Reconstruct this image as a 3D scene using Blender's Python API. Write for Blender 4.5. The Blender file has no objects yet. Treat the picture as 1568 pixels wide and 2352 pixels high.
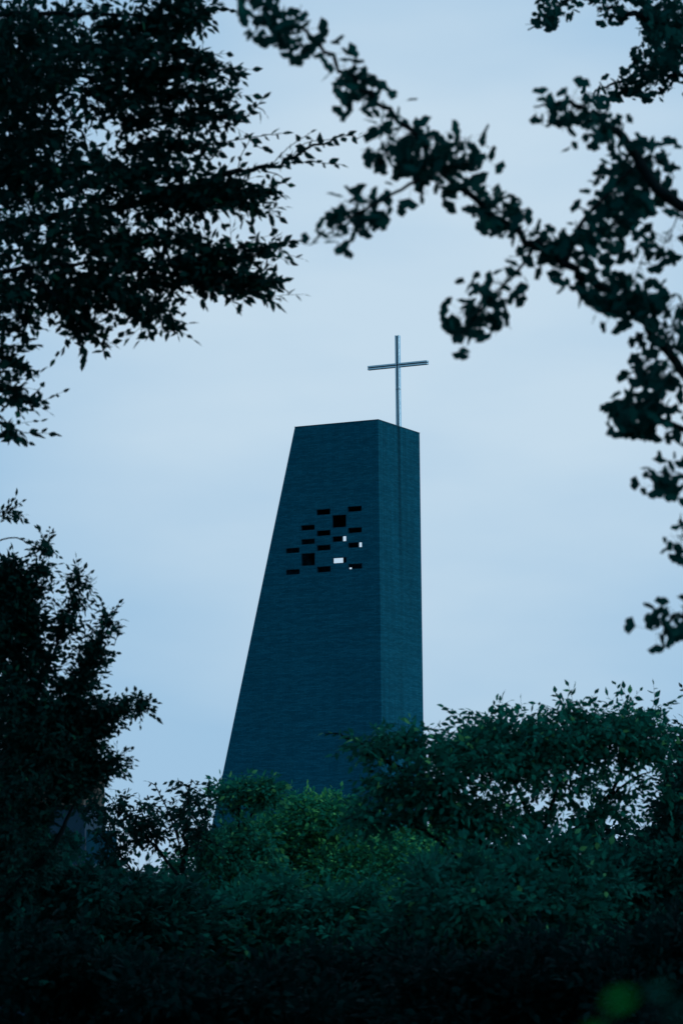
import bpy, bmesh, math
import numpy as np
from mathutils import Vector, Matrix

SC = bpy.context.scene
COL = SC.collection
rad = math.radians

# ------------------------------------------------------------------ camera
W0, H0, F0 = 1568.0, 2352.0, 6700.0          # photograph's frame in working units, focal length in the same units
PITCH, ROLL = rad(7.6), rad(0.54)
CAM = np.array([0.0, 0.0, 5.0])
fwd = np.array([0.0, math.cos(PITCH), math.sin(PITCH)])
up0 = np.array([0.0, -math.sin(PITCH), math.cos(PITCH)])
rt0 = np.array([1.0, 0.0, 0.0])
rt = rt0 * math.cos(ROLL) - up0 * math.sin(ROLL)
up = rt0 * math.sin(ROLL) + up0 * math.cos(ROLL)
cam_data = bpy.data.cameras.new("camera")
cam = bpy.data.objects.new("camera", cam_data)
COL.objects.link(cam)
cam_data.sensor_fit = 'VERTICAL'
cam_data.sensor_height = 36.0
cam_data.sensor_width = 24.0
cam_data.lens = 36.0 * F0 / H0
cam_data.clip_start = 0.05
cam_data.clip_end = 6000
cam_data.dof.use_dof = True
cam_data.dof.focus_distance = 120.0
cam_data.dof.aperture_fstop = 6.4
M = Matrix(((rt[0], up[0], -fwd[0], CAM[0]), (rt[1], up[1], -fwd[1], CAM[1]), (rt[2], up[2], -fwd[2], CAM[2]), (0, 0, 0, 1)))
cam.matrix_world = M
SC.camera = cam

def ray(px, py):
    return fwd + rt * ((px - W0 / 2) / F0) + up * ((H0 / 2 - py) / F0)
def at(px, py, d):
    """world point seen at a picture position, d metres along the view axis"""
    return CAM + ray(px, py) * d

# ------------------------------------------------------------------ world
SUN_EL, SUN_AZ = rad(9), rad(100)            # azimuth from +Y towards +X
world = bpy.data.worlds.new("World")
SC.world = world
world.use_nodes = True
nt = world.node_tree
nt.nodes.clear()
def N(tree, kind, **kw):
    n = tree.nodes.new(kind)
    for k, v in kw.items():
        if k.startswith('i_'):
            n.inputs[k[2:].replace('_', ' ')].default_value = v
        else:
            setattr(n, k, v)
    return n
out = N(nt, 'ShaderNodeOutputWorld')
bg = N(nt, 'ShaderNodeBackground')
bg.inputs['Strength'].default_value = 0.1
sky = N(nt, 'ShaderNodeTexSky', sky_type='NISHITA', sun_disc=False, sun_elevation=SUN_EL, sun_rotation=SUN_AZ)
sky.altitude = 50; sky.air_density = 1.0; sky.dust_density = 1.0; sky.ozone_density = 3.0
tc = N(nt, 'ShaderNodeTexCoord')
mp = N(nt, 'ShaderNodeMapping'); mp.inputs['Scale'].default_value = (4.5, 4.5, 13.0); mp.inputs['Rotation'].default_value = (0, rad(12), 0)
mp.inputs['Location'].default_value = (1.35, 0.0, 0.32)
nz = N(nt, 'ShaderNodeTexNoise'); nz.inputs['Scale'].default_value = 1.6; nz.inputs['Detail'].default_value = 4.0; nz.inputs['Roughness'].default_value = 0.45
rp = N(nt, 'ShaderNodeValToRGB'); rp.color_ramp.elements[0].position = 0.0; rp.color_ramp.elements[1].position = 1.0
rp.color_ramp.elements[0].color = (3.6, 5.75, 7.95, 1); rp.color_ramp.elements[1].color = (5.8, 7.4, 8.75, 1)
mix = N(nt, 'ShaderNodeMixRGB', blend_type='MIX'); mix.inputs['Fac'].default_value = 0.94   # thick even cloud over the sky
# the cloud cover is darker overhead than towards the horizon (dusk)
sx = N(nt, 'ShaderNodeSeparateXYZ')
mr = N(nt, 'ShaderNodeMapRange'); mr.inputs['From Min'].default_value = 0.36; mr.inputs['From Max'].default_value = 0.8
mr.inputs['To Min'].default_value = 1.0; mr.inputs['To Max'].default_value = 0.65
mul = N(nt, 'ShaderNodeMixRGB', blend_type='MULTIPLY'); mul.inputs['Fac'].default_value = 1.0
L = nt.links.new
L(tc.outputs['Generated'], mp.inputs['Vector']); L(mp.outputs[0], nz.inputs['Vector']); 
# a broad thinner patch of cloud lets more light through around one direction of the sky
vd = N(nt, 'ShaderNodeVectorMath', operation='DOT_PRODUCT'); nv = N(nt, 'ShaderNodeVectorMath', operation='NORMALIZE')
cdir = ray(930, 760); cdir = cdir / np.linalg.norm(cdir); vd.inputs[1].default_value = tuple(cdir)
L(tc.outputs['Generated'], nv.inputs[0]); L(nv.outputs[0], vd.inputs[0])
mr2 = N(nt, 'ShaderNodeMapRange', interpolation_type='SMOOTHSTEP'); mr2.inputs['From Min'].default_value = 0.9855; mr2.inputs['From Max'].default_value = 1.0
mr2.inputs['To Min'].default_value = -0.12; mr2.inputs['To Max'].default_value = 0.80
mr3 = N(nt, 'ShaderNodeMath', operation='MULTIPLY_ADD'); mr3.inputs[1].default_value = 1.5; mr3.inputs[2].default_value = -0.66
ad = N(nt, 'ShaderNodeMath', operation='ADD', use_clamp=True)
L(vd.outputs['Value'], mr2.inputs['Value']); L(nz.outputs['Fac'], mr3.inputs[0]); L(mr2.outputs[0], ad.inputs[0]); L(mr3.outputs[0], ad.inputs[1])
L(ad.outputs[0], rp.inputs[0])
L(sky.outputs[0], mix.inputs[1]); L(rp.outputs[0], mix.inputs[2])
L(tc.outputs['Generated'], sx.inputs[0]); L(sx.outputs['Z'], mr.inputs['Value'])
L(mix.outputs[0], mul.inputs[1]); L(mr.outputs[0], mul.inputs[2])
# added dimming of the unseen sky behind the camera darkens surfaces facing it
dv = N(nt, 'ShaderNodeVectorMath', operation='DOT_PRODUCT'); dv.inputs[1].default_value = (0.35, 0.93, 0.1)
mr4 = N(nt, 'ShaderNodeMapRange', interpolation_type='SMOOTHSTEP'); mr4.inputs['From Min'].default_value = -0.9; mr4.inputs['From Max'].default_value = 0.85
mr4.inputs['To Min'].default_value = 0.50; mr4.inputs['To Max'].default_value = 1.0
mul2 = N(nt, 'ShaderNodeMixRGB', blend_type='MULTIPLY'); mul2.inputs['Fac'].default_value = 1.0
L(nv.outputs[0], dv.inputs[0]); L(dv.outputs['Value'], mr4.inputs['Value']); L(mul.outputs[0], mul2.inputs[1]); L(mr4.outputs[0], mul2.inputs[2])
L(mul2.outputs[0], bg.inputs['Color']); L(bg.outputs[0], out.inputs['Surface'])

sd = bpy.data.lights.new("sun", 'SUN'); sd.energy = 0.3; sd.angle = rad(20); sd.color = (1.0, 0.95, 0.88)
sun = bpy.data.objects.new("sun", sd); COL.objects.link(sun)
sdir = Vector((math.sin(SUN_AZ) * math.cos(SUN_EL), math.cos(SUN_AZ) * math.cos(SUN_EL), math.sin(SUN_EL)))
sun.rotation_euler = sdir.to_track_quat('Z', 'Y').to_euler()
SC.view_settings.view_transform = 'Standard'
SC.view_settings.look = 'None'
SC.view_settings.exposure = 0.0
SC.view_settings.gamma = 1.0
SC.cycles.max_bounces = 6; SC.cycles.diffuse_bounces = 3; SC.cycles.glossy_bounces = 2; SC.cycles.transmission_bounces = 3

# ------------------------------------------------------------------ helpers
def tag(o, label=None, cat=None, group=None, kind=None):
    if label: o['label'] = label
    if cat: o['category'] = cat
    if group: o['group'] = group
    if kind: o['kind'] = kind
    return o
def empty(name, loc, label, cat, group=None):
    o = bpy.data.objects.new(name, None); COL.objects.link(o)
    o.location = Vector(loc); o.empty_display_size = 0.3
    return tag(o, label, cat, group)
def link_mesh(name, me, mat, parent=None):
    o = bpy.data.objects.new(name, me); COL.objects.link(o)
    me.name = name
    if mat: me.materials.append(mat)
    if parent:
        o.parent = parent
        o.matrix_parent_inverse = Matrix.Translation(-parent.location)
    return o
def arr_mesh(V, F, smooth=False, attr=None):
    """mesh from numpy verts and faces (all faces same size)"""
    me = bpy.data.meshes.new('m')
    V = np.asarray(V, np.float32); F = np.asarray(F, np.int32)
    me.vertices.add(len(V)); me.vertices.foreach_set('co', V.ravel())
    n, k = F.shape
    me.loops.add(n * k); me.loops.foreach_set('vertex_index', F.ravel())
    me.polygons.add(n); me.polygons.foreach_set('loop_start', np.arange(0, n * k, k, dtype=np.int32))
    me.polygons.foreach_set('loop_total', np.full(n, k, np.int32))
    if smooth: me.polygons.foreach_set('use_smooth', np.ones(n, bool))
    if attr is not None:
        a = me.attributes.new('tone', 'FLOAT', 'FACE'); a.data.foreach_set('value', np.asarray(attr, np.float32))
    me.update(calc_edges=True); me.validate()
    return me
def box(bm, o, ax, ay, az, skip=()):
    """box from corner o with edge vectors"""
    o, ax, ay, az = [Vector(v) for v in (o, ax, ay, az)]
    v = [bm.verts.new(o + ax * i + ay * j + az * k) for k in (0, 1) for j in (0, 1) for i in (0, 1)]
    fs = {'z0': (0, 2, 3, 1), 'z1': (4, 5, 7, 6), 'y0': (0, 1, 5, 4), 'y1': (2, 6, 7, 3), 'x0': (0, 4, 6, 2), 'x1': (1, 3, 7, 5)}
    for k, f in fs.items():
        if k not in skip: bm.faces.new([v[i] for i in f])
def bm_obj(name, bm, mat, parent=None, bevel=0):
    bmesh.ops.recalc_face_normals(bm, faces=bm.faces)
    me = bpy.data.meshes.new(name); bm.to_mesh(me); bm.free()
    o = link_mesh(name, me, mat, parent)
    if bevel:
        m = o.modifiers.new('bevel', 'BEVEL'); m.width = bevel; m.segments = 2; m.limit_method = 'ANGLE'
    return o

# ------------------------------------------------------------------ materials
def mat_new(name):
    m = bpy.data.materials.new(name); m.use_nodes = True
    t = m.node_tree; b = t.nodes['Principled BSDF']
    return m, t, b
def mat_noise(name, c1, c2, scale=5.0, rough=0.8, detail=4, bump=0.0, metallic=0.0, spec=0.5):
    m, t, b = mat_new(name)
    tc = N(t, 'ShaderNodeTexCoord'); nz = N(t, 'ShaderNodeTexNoise'); nz.inputs['Scale'].default_value = scale; nz.inputs['Detail'].default_value = detail
    r = N(t, 'ShaderNodeValToRGB'); r.color_ramp.elements[0].color = (*c1, 1); r.color_ramp.elements[1].color = (*c2, 1)
    r.color_ramp.elements[0].position = .3; r.color_ramp.elements[1].position = .7
    t.links.new(tc.outputs['Object'], nz.inputs['Vector']); t.links.new(nz.outputs['Fac'], r.inputs[0]); t.links.new(r.outputs[0], b.inputs['Base Color'])
    b.inputs['Roughness'].default_value = rough; b.inputs['Metallic'].default_value = metallic; b.inputs['Specular IOR Level'].default_value = spec
    if bump:
        bp = N(t, 'ShaderNodeBump'); bp.inputs['Strength'].default_value = bump; bp.inputs['Distance'].default_value = .02
        t.links.new(nz.outputs['Fac'], bp.inputs['Height']); t.links.new(bp.outputs[0], b.inputs['Normal'])
    return m
def mat_leaf(name, dark, mid, light, rough=0.6, trans=0.22, spec=0.02):
    m, t, b = mat_new(name)
    a = N(t, 'ShaderNodeAttribute', attribute_name='tone')
    r = N(t, 'ShaderNodeValToRGB'); e = r.color_ramp.elements
    e[0].color = (*dark, 1); e[1].color = (*light, 1); e[0].position = 0.0; e[1].position = 1.0
    e2 = e.new(0.6); e2.color = (*mid, 1)
    t.links.new(a.outputs['Fac'], r.inputs[0]); t.links.new(r.outputs[0], b.inputs['Base Color'])
    b.inputs['Roughness'].default_value = rough; b.inputs['Specular IOR Level'].default_value = spec
    tr = N(t, 'ShaderNodeBsdfTranslucent'); mx = N(t, 'ShaderNodeMixShader'); mx.inputs[0].default_value = trans
    t.links.new(r.outputs[0], tr.inputs['Color'])
    o = t.nodes['Material Output']
    t.links.new(b.outputs[0], mx.inputs[1]); t.links.new(tr.outputs[0], mx.inputs[2]); t.links.new(mx.outputs[0], o.inputs['Surface'])
    return m
BARK = mat_noise('bark', (0.002, 0.010, 0.012), (0.006, 0.022, 0.026), 9, .9, bump=.5, spec=.1)
LEAF_DARK = mat_leaf('dark_leaf', (0.002, 0.036, 0.034), (0.004, 0.065, 0.055), (0.012, 0.13, 0.07))
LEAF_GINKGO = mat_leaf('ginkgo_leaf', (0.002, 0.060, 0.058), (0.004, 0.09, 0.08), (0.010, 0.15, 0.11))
LEAF_GREEN = mat_leaf('green_leaf', (0.004, 0.125, 0.10), (0.014, 0.26, 0.17), (0.13, 0.46, 0.15))
LEAF_BRIGHT = mat_leaf('bright_leaf', (0.008, 0.20, 0.14), (0.03, 0.36, 0.18), (0.15, 0.58, 0.16))
LEAF_PAINTED_SHADE = mat_leaf('painted_shade_leaf', (0.0, 0.018, 0.019), (0.0, 0.034, 0.032), (0.002, 0.08, 0.06))  # shade of the bottom row put into a darker leaf colour
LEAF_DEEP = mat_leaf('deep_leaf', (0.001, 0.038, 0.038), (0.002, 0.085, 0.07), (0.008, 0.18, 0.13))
LEAF_NEAR = mat_leaf('near_leaf', (0.004, 0.26, 0.045), (0.006, 0.38, 0.06), (0.01, 0.50, 0.07))

STAIN_TOP = 32.5
def mat_brick(name, streak=(.95, 1.05), stain=False):
    m, t, b = mat_new(name)
    tc = N(t, 'ShaderNodeTexCoord')
    uv = N(t, 'ShaderNodeUVMap', uv_map='UVMap')
    br = N(t, 'ShaderNodeTexBrick'); br.inputs['Scale'].default_value = 1.0
    br.inputs['Brick Width'].default_value = 0.40; br.inputs['Row Height'].default_value = 0.075; br.inputs['Mortar Size'].default_value = 0.006
    br.inputs['Mortar Smooth'].default_value = 0.3; br.inputs['Bias'].default_value = -0.1
    br.inputs['Color1'].default_value = (0.003, 0.140, 0.225, 1); br.inputs['Color2'].default_value = (0.012, 0.205, 0.31, 1); br.inputs['Mortar'].default_value = (0.003, 0.10, 0.17, 1)
    t.links.new(uv.outputs[0], br.inputs['Vector'])
    def noise(scale, vec, det=4):
        mp = N(t, 'ShaderNodeMapping'); mp.inputs['Scale'].default_value = vec
        t.links.new(uv.outputs[0], mp.inputs['Vector'])
        nz = N(t, 'ShaderNodeTexNoise'); nz.inputs['Scale'].default_value = scale; nz.inputs['Detail'].default_value = det
        t.links.new(mp.outputs[0], nz.inputs['Vector']); return nz
    n1 = noise(1.0, (0.30, 5.0, 1), 5)       # courses laid from different batches of brick
    n2 = noise(1.0, (2.6, 0.10, 1))       # rain streaks running down from the coping
    n3 = noise(7.0, (1, 2.2, 1), 3)
    def mulby(src, nz, lo, hi, p0=.3, p1=.7):
        mr = N(t, 'ShaderNodeMapRange'); mr.inputs['From Min'].default_value = p0; mr.inputs['From Max'].default_value = p1
        mr.inputs['To Min'].default_value = lo; mr.inputs['To Max'].default_value = hi
        t.links.new(nz.outputs['Fac'], mr.inputs['Value'])
        mx = N(t, 'ShaderNodeMixRGB', blend_type='MULTIPLY'); mx.inputs['Fac'].default_value = 1
        t.links.new(src, mx.inputs[1]); t.links.new(mr.outputs[0], mx.inputs[2]); return mx.outputs[0]
    c = mulby(br.outputs['Color'], n1, .87, 1.13)
    c = mulby(c, n2, *streak)
    c = mulby(c, n3, .8, 1.2)
    if stain:      # dark run-off stains below the coping: one broad under the cross, one thin by the corner
        su = N(t, 'ShaderNodeSeparateXYZ'); t.links.new(uv.outputs[0], su.inputs[0])
        for u0, wd, depth, amt in ((2.78, .34, 13.0, .45), (.62, .10, 9.0, .35), (3.35, .09, 7.0, .3)):
            a_ = N(t, 'ShaderNodeMath', operation='SUBTRACT'); a_.inputs[1].default_value = u0; t.links.new(su.outputs[0], a_.inputs[0])
            b_ = N(t, 'ShaderNodeMath', operation='ABSOLUTE'); t.links.new(a_.outputs[0], b_.inputs[0])
            m1 = N(t, 'ShaderNodeMapRange', interpolation_type='SMOOTHSTEP'); m1.inputs['From Min'].default_value = 0; m1.inputs['From Max'].default_value = wd; m1.inputs['To Min'].default_value = amt; m1.inputs['To Max'].default_value = 0
            t.links.new(b_.outputs[0], m1.inputs['Value'])
            m2 = N(t, 'ShaderNodeMapRange'); m2.inputs['From Min'].default_value = STAIN_TOP - depth; m2.inputs['From Max'].default_value = STAIN_TOP - depth * .35
            t.links.new(su.outputs[1], m2.inputs['Value'])
            q_ = N(t, 'ShaderNodeMath', operation='MULTIPLY'); t.links.new(m1.outputs[0], q_.inputs[0]); t.links.new(m2.outputs[0], q_.inputs[1])
            iv = N(t, 'ShaderNodeMath', operation='SUBTRACT'); iv.inputs[0].default_value = 1.0; t.links.new(q_.outputs[0], iv.inputs[1])
            mx = N(t, 'ShaderNodeMixRGB', blend_type='MULTIPLY'); mx.inputs['Fac'].default_value = 1
            t.links.new(c, mx.inputs[1]); t.links.new(iv.outputs[0], mx.inputs[2]); c = mx.outputs[0]
    t.links.new(c, b.inputs['Base Color'])
    bp = N(t, 'ShaderNodeBump'); bp.inputs['Strength'].default_value = .4; bp.inputs['Distance'].default_value = .01
    t.links.new(br.outputs['Fac'], bp.inputs['Height']); bp.invert = True
    t.links.new(bp.outputs[0], b.inputs['Normal'])
    b.inputs['Roughness'].default_value = .9; b.inputs['Specular IOR Level'].default_value = .06
    return m
BRICK = mat_brick('slate_brick')
BRICK_SIDE = mat_brick('slate_brick_streaked', (.80, 1.12), True)
COPING = mat_noise('coping_metal', (0.02, 0.09, 0.14), (0.03, 0.12, 0.18), 3, .5, spec=.4)
WINDARK = mat_noise('window_dark', (0.006, 0.10, 0.16), (0.008, 0.13, 0.20), 3, .7, spec=.2)
STEEL = mat_noise('brushed_steel', (0.46, 0.70, 0.80), (0.58, 0.80, 0.88), 2.0, .22, metallic=1.0)
GROOVE = mat_noise('cross_groove', (0.004, 0.04, 0.07), (0.006, 0.05, 0.09), 4, .7)
ROOFM = mat_noise('roof_metal', (0.004, 0.035, 0.05), (0.008, 0.055, 0.075), 2, .6)
PLASTER = mat_noise('grey_plaster', (0.008, 0.06, 0.11), (0.012, 0.08, 0.13), 1.5, .9)
TAN = mat_noise('tan_brick', (0.09, 0.085, 0.07), (0.14, 0.13, 0.10), 3, .9)
GRASS = mat_noise('dark_grass', (0.003, 0.016, 0.012), (0.008, 0.03, 0.018), 1.2, 1.0, bump=.4, spec=0.0)

# ------------------------------------------------------------------ ground
def ground_z(y):
    t = min(max((y - 2.5) / 15.0, 0), 1)
    return 3.4 * (1 - t * t * (3 - 2 * t))
def build_ground():
    xs = np.concatenate([[-3000, -600, -200], np.linspace(-60, 60, 49), [200, 600, 3000]])
    ys = np.concatenate([[-3000, -400, -60], np.linspace(-20, 40, 61), np.linspace(45, 200, 32), [400, 1000, 4000]])
    rs = np.random.RandomState(3)
    V = [(x, y, ground_z(y) + (rs.uniform(-.06, .06) if abs(x) < 61 and y > 3 else 0)) for y in ys for x in xs]
    nx = len(xs)
    F = [(j * nx + i, j * nx + i + 1, (j + 1) * nx + i + 1, (j + 1) * nx + i) for j in range(len(ys) - 1) for i in range(nx - 1)]
    o = link_mesh('ground', arr_mesh(V, F, True), GRASS)
    tag(o, kind='structure')
build_ground()

# ------------------------------------------------------------------ tower
YAW = rad(26.5)
TD = 168.0
TX, ZT = 2.19, 0.0        # filled below
Lv = np.array([-math.cos(YAW), math.sin(YAW), 0.0])
Rv = np.array([math.sin(YAW), math.cos(YAW), 0.0])
# near top corner of the tower, 168 m away
c0 = at(868, 964, TD); c0 = CAM + (c0 - CAM) * (TD / (c0 - CAM)[1])
ZT = c0[2]
BASE = np.array([c0[0], c0[1], 0.0])
WL, WR, LB = 5.468, 5.70, 0.244
def on_plane(px, py, b):
    """(a, z) where the sight line through a picture point meets the tower's plane at depth b"""
    r = ray(px, py); o = BASE + Rv * b
    t = np.dot(o - CAM, Rv) / np.dot(r, Rv)
    p = CAM + r * t - BASE
    return float(np.dot(p, Lv)), float(p[2])
def left_edge(z): return WL + LB * (ZT - z)
def P3(a, b, z): return BASE + Lv * a + Rv * b + np.array([0, 0, z])

def slab(bm, uvl, b0, b1, holes, z0=0.0, front=True):
    zs = sorted({z0, ZT} | {h[2] for h in holes} | {h[3] for h in holes})
    as_ = sorted({0.0} | {h[0] for h in holes} | {h[1] for h in holes})
    def quad(p, uv):
        f = bm.faces.new([bm.verts.new(Vector(q)) for q in p])
        for l, u in zip(f.loops, uv): l[uvl].uv = u
    top_a = WL
    for zi in range(len(zs) - 1):
        za, zb = zs[zi], zs[zi + 1]
        cols = [a for a in as_ if a < left_edge(zb) - .05] if zb < ZT - .01 else [0.0]
        if zb >= ZT - .01 or za <= z0 + .01: cols = [0.0]
        for ci in range(len(cols)):
            a0 = cols[ci]
            last = ci == len(cols) - 1
            a1a = left_edge(za) if last else cols[ci + 1]
            a1b = left_edge(zb) if last else cols[ci + 1]
            cm = ((a0 + min(a1a, a1b)) / 2, (za + zb) / 2)
            if any(h[0] < cm[0] < h[1] and h[2] < cm[1] < h[3] for h in holes): continue
            for b in (b0, b1):
                quad([P3(a0, b, za), P3(a1a, b, za), P3(a1b, b, zb), P3(a0, b, zb)], [(a0, za), (a1a, za), (a1b, zb), (a0, zb)])
    for a0, a1, za, zb in holes:
        for p in ([(a0, za), (a1, za)], [(a1, za), (a1, zb)], [(a1, zb), (a0, zb)], [(a0, zb), (a0, za)]):
            quad([P3(p[0][0], b0, p[0][1]), P3(p[1][0], b0, p[1][1]), P3(p[1][0], b1, p[1][1]), P3(p[0][0], b1, p[0][1])], [(p[0][0], p[0][1])] * 4)
    # ends
    quad([P3(0, b0, z0), P3(0, b1, z0), P3(0, b1, ZT), P3(0, b0, ZT)], [(b0, z0), (b1, z0), (b1, ZT), (b0, ZT)])
    quad([P3(left_edge(z0), b0, z0), P3(left_edge(z0), b1, z0), P3(WL, b1, ZT), P3(WL, b0, ZT)], [(b0, z0), (b1, z0), (b1, ZT), (b0, ZT)])
    quad([P3(0, b0, ZT), P3(0, b1, ZT), P3(WL, b1, ZT), P3(WL, b0, ZT)], [(0, b0), (0, b1), (WL, b1), (WL, b0)])

def zpx(x, y):   # zoomed reading -> working picture units
    return (680 + x / 6.031) * .91857, (1230 + y / 6.031) * .91857
colx = [(205, 414), (437, 645), (672, 881), (908, 1120), (1143, 1355)]
rows = [[(843, 925), (1168, 1250)],
        [(497, 580), (708, 793), (922, 1117)],
        [(258, 348), (578, 664), (798, 885), (1122, 1214)],
        [(345, 537), (665, 752), (988, 1076)],
        [(213, 298), (536, 620), (758, 842), (1080, 1165)]]
opening_holes = []
T_WALL = 0.14
for (xl, xr), rr in zip(colx, rows):
    a1 = on_plane(*zpx(xl, 700), 0)[0]; a0 = on_plane(*zpx(xr, 700), 0)[0]
    for (yt, yb) in rr:
        xm = (xl + xr) / 2
        z1 = on_plane(*zpx(xm, yt), 0)[1]; z0 = on_plane(*zpx(xm, yb), 0)[1]
        opening_holes.append((a0, a1, z0, z1))
back_holes = []
hw, hh = 0.86, 0.46
TB = WR
a, z = on_plane(788, 1246, TB); back_holes.append((a - hw, a, z, z + hh))
a, z = on_plane(825, 1260, TB); back_holes.append((a - hw, a, z, z + hh))
a, z = on_plane(788, 1297, TB - T_WALL); back_holes.append((a, a + hw, z, z + hh))
a, z = on_plane(810, 1303.2, TB); back_holes.append((a, a + hw, z - hh, z))
SEE = {(3, 1), (3, 2), (4, 2), (4, 3)}

tower = empty('bell_tower', BASE, 'tall dark slate blue brick tower with one slanted side and scattered small windows', 'tower')
bm = bmesh.new(); uvl = bm.loops.layers.uv.new('UVMap')
slab(bm, uvl, 0.0, T_WALL, opening_holes)
slab(bm, uvl, TB - T_WALL, TB, back_holes)
def quad(bm, p, uv):
    f = bm.faces.new([bm.verts.new(Vector(q)) for q in p])
    for l, u in zip(f.loops, uv): l[uvl].uv = u
bm_obj('wall', bm, BRICK, tower)
# side walls between front and back slabs
for fns, m_ in (((lambda z: 0.0, lambda z: T_WALL * 1.0), BRICK_SIDE), ((lambda z: left_edge(z), lambda z: left_edge(z) - T_WALL), BRICK)):
    bm = bmesh.new(); uvl = bm.loops.layers.uv.new('UVMap')
    for fa in fns:
        quad(bm, [P3(fa(0), T_WALL, 0), P3(fa(0), TB - T_WALL, 0), P3(fa(ZT), TB - T_WALL, ZT), P3(fa(ZT), T_WALL, ZT)], [(T_WALL, 0), (TB - T_WALL, 0), (TB - T_WALL, ZT), (T_WALL, ZT)])
    bm_obj('side_wall', bm, m_, tower)
bm = bmesh.new()
box(bm, P3(0.003, T_WALL + .003, ZT - .6), Lv * (WL - .01), Rv * (TB - 2 * T_WALL - .006), (0, 0, .35))
bm_obj('roof', bm, COPING, tower)
# thin metal coping just proud of the wall top
bm = bmesh.new()
g = 0.02
box(bm, P3(-g, -g, ZT + .001), Lv * (WL + 2 * g), Rv * .3, (0, 0, .03))
box(bm, P3(-g, TB - .3 + g, ZT + .001), Lv * (WL + 2 * g), Rv * .3, (0, 0, .03))
box(bm, P3(-g, .3 - g, ZT + .001), Lv * .3, Rv * (TB - .6 + 2 * g), (0, 0, .03))
box(bm, P3(WL - .3 + g, .3 - g, ZT + .001), Lv * .3, Rv * (TB - .6 + 2 * g), (0, 0, .03))
bm_obj('coping', bm, COPING, tower)
k = 0
for ci, rr in enumerate(rows):
    for ri in range(len(rr)):
        a0, a1, z0, z1 = opening_holes[k]; k += 1
        e = .004; th = .018; dp = T_WALL - .03
        bm = bmesh.new()
        A0, A1, Z0, Z1 = a0 + e, a1 - e, z0 + e, z1 - e
        box(bm, P3(A0, .015, Z0), Lv * (A1 - A0), Rv * dp, (0, 0, th)); box(bm, P3(A0, .015, Z1 - th), Lv * (A1 - A0), Rv * dp, (0, 0, th))
        box(bm, P3(A0, .015, Z0 + th), Lv * th, Rv * dp, (0, 0, Z1 - Z0 - 2 * th)); box(bm, P3(A1 - th, .015, Z0 + th), Lv * th, Rv * dp, (0, 0, Z1 - Z0 - 2 * th))
        w = bm_obj('window', bm, WINDARK, tower)
        if (ci, ri) not in SEE:
            bm = bmesh.new()
            box(bm, P3(A0 + th + .002, .055, Z0 + th + .002), Lv * (A1 - A0 - 2 * th - .004), Rv * .02, (0, 0, Z1 - Z0 - 2 * th - .004))
            nl = int((Z1 - Z0) / .09)
            for q in range(nl):
                zz = Z0 + th + .01 + q * (Z1 - Z0 - 2 * th - .02) / nl
                box(bm, P3(A0 + th + .006, .034, zz), Lv * (A1 - A0 - 2 * th - .012), Rv * .02, (0, 0, .03))
            p = bm_obj('louvre_panel', bm, WINDARK, tower); p.parent = w
            p.matrix_parent_inverse = Matrix.Translation(-tower.location)
        w['label'] = 'small dark rectangular window opening in the brick' if (ci, ri) not in SEE else 'small window opening with bright sky showing through'
# ------------------------------------------------------------------ cross
CB = 3.9
def axis_pt(py, b, px):
    return on_plane(px, py, b)
ac, _ = on_plane(912.3, 900, CB)
_, ztop = on_plane(909.5, 770, CB)
_, zarm = on_plane(912, 838.5, CB)
fw, dpth = 0.27, 0.22
a_l, _ = on_plane(843.5, 847, CB); a_r, _ = on_plane(980.5, 829, CB)
cross = empty('cross', P3(ac, CB, ZT - .2), 'slim brushed steel cross standing on top of the dark brick tower', 'cross')
gp = 0.035      # half width of the dark slot
def beam_v(bm, z0, z1):
    for s in (-1, 1):
        a_ = ac + (gp if s > 0 else -fw / 2)
        box(bm, P3(a_, CB, z0), Lv * (fw / 2 - gp), Rv * dpth, (0, 0, z1 - z0))
bm = bmesh.new(); ah = .125
beam_v(bm, ZT - .25, ZT + 2.45); beam_v(bm, ZT + 2.465, zarm - ah); beam_v(bm, zarm + ah, ztop)
bm_obj('upright', bm, STEEL, cross, .012)
bm = bmesh.new()
for a0_, a1_ in ((a_r, ac - fw / 2), (ac + fw / 2, a_l)):
    for s in (-1, 1):
        z_ = zarm + (gp * .7 if s > 0 else -ah)
        box(bm, P3(a0_, CB, z_), Lv * (a1_ - a0_), Rv * dpth, (0, 0, ah - gp * .7))
for s in (-1, 1):
    for q in (-1, 1):
        box(bm, P3(ac + (gp if s > 0 else -fw / 2), CB, zarm + (gp * .7 if q > 0 else -ah)), Lv * (fw / 2 - gp), Rv * dpth, (0, 0, ah - gp * .7))
bm_obj('crossbar', bm, STEEL, cross, .012)
bm = bmesh.new()
box(bm, P3(ac - gp, CB + .03, ZT - .25), Lv * (2 * gp), Rv * (dpth - .06), (0, 0, ztop - .02 - ZT + .25))
box(bm, P3(a_r + .02, CB + .032, zarm - gp * .7), Lv * (ac - gp - a_r - .02), Rv * (dpth - .064), (0, 0, gp * 1.4))
box(bm, P3(ac + gp, CB + .032, zarm - gp * .7), Lv * (a_l - ac - gp - .02), Rv * (dpth - .064), (0, 0, gp * 1.4))
bm_obj('groove_strip', bm, GROOVE, cross)
bm = bmesh.new()
box(bm, P3(ac - fw / 2 + .008, CB + .008, ZT + 2.45), Lv * (fw - .016), Rv * (dpth - .016), (0, 0, .015))
bm_obj('splice_joint', bm, GROOVE, cross)

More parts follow.
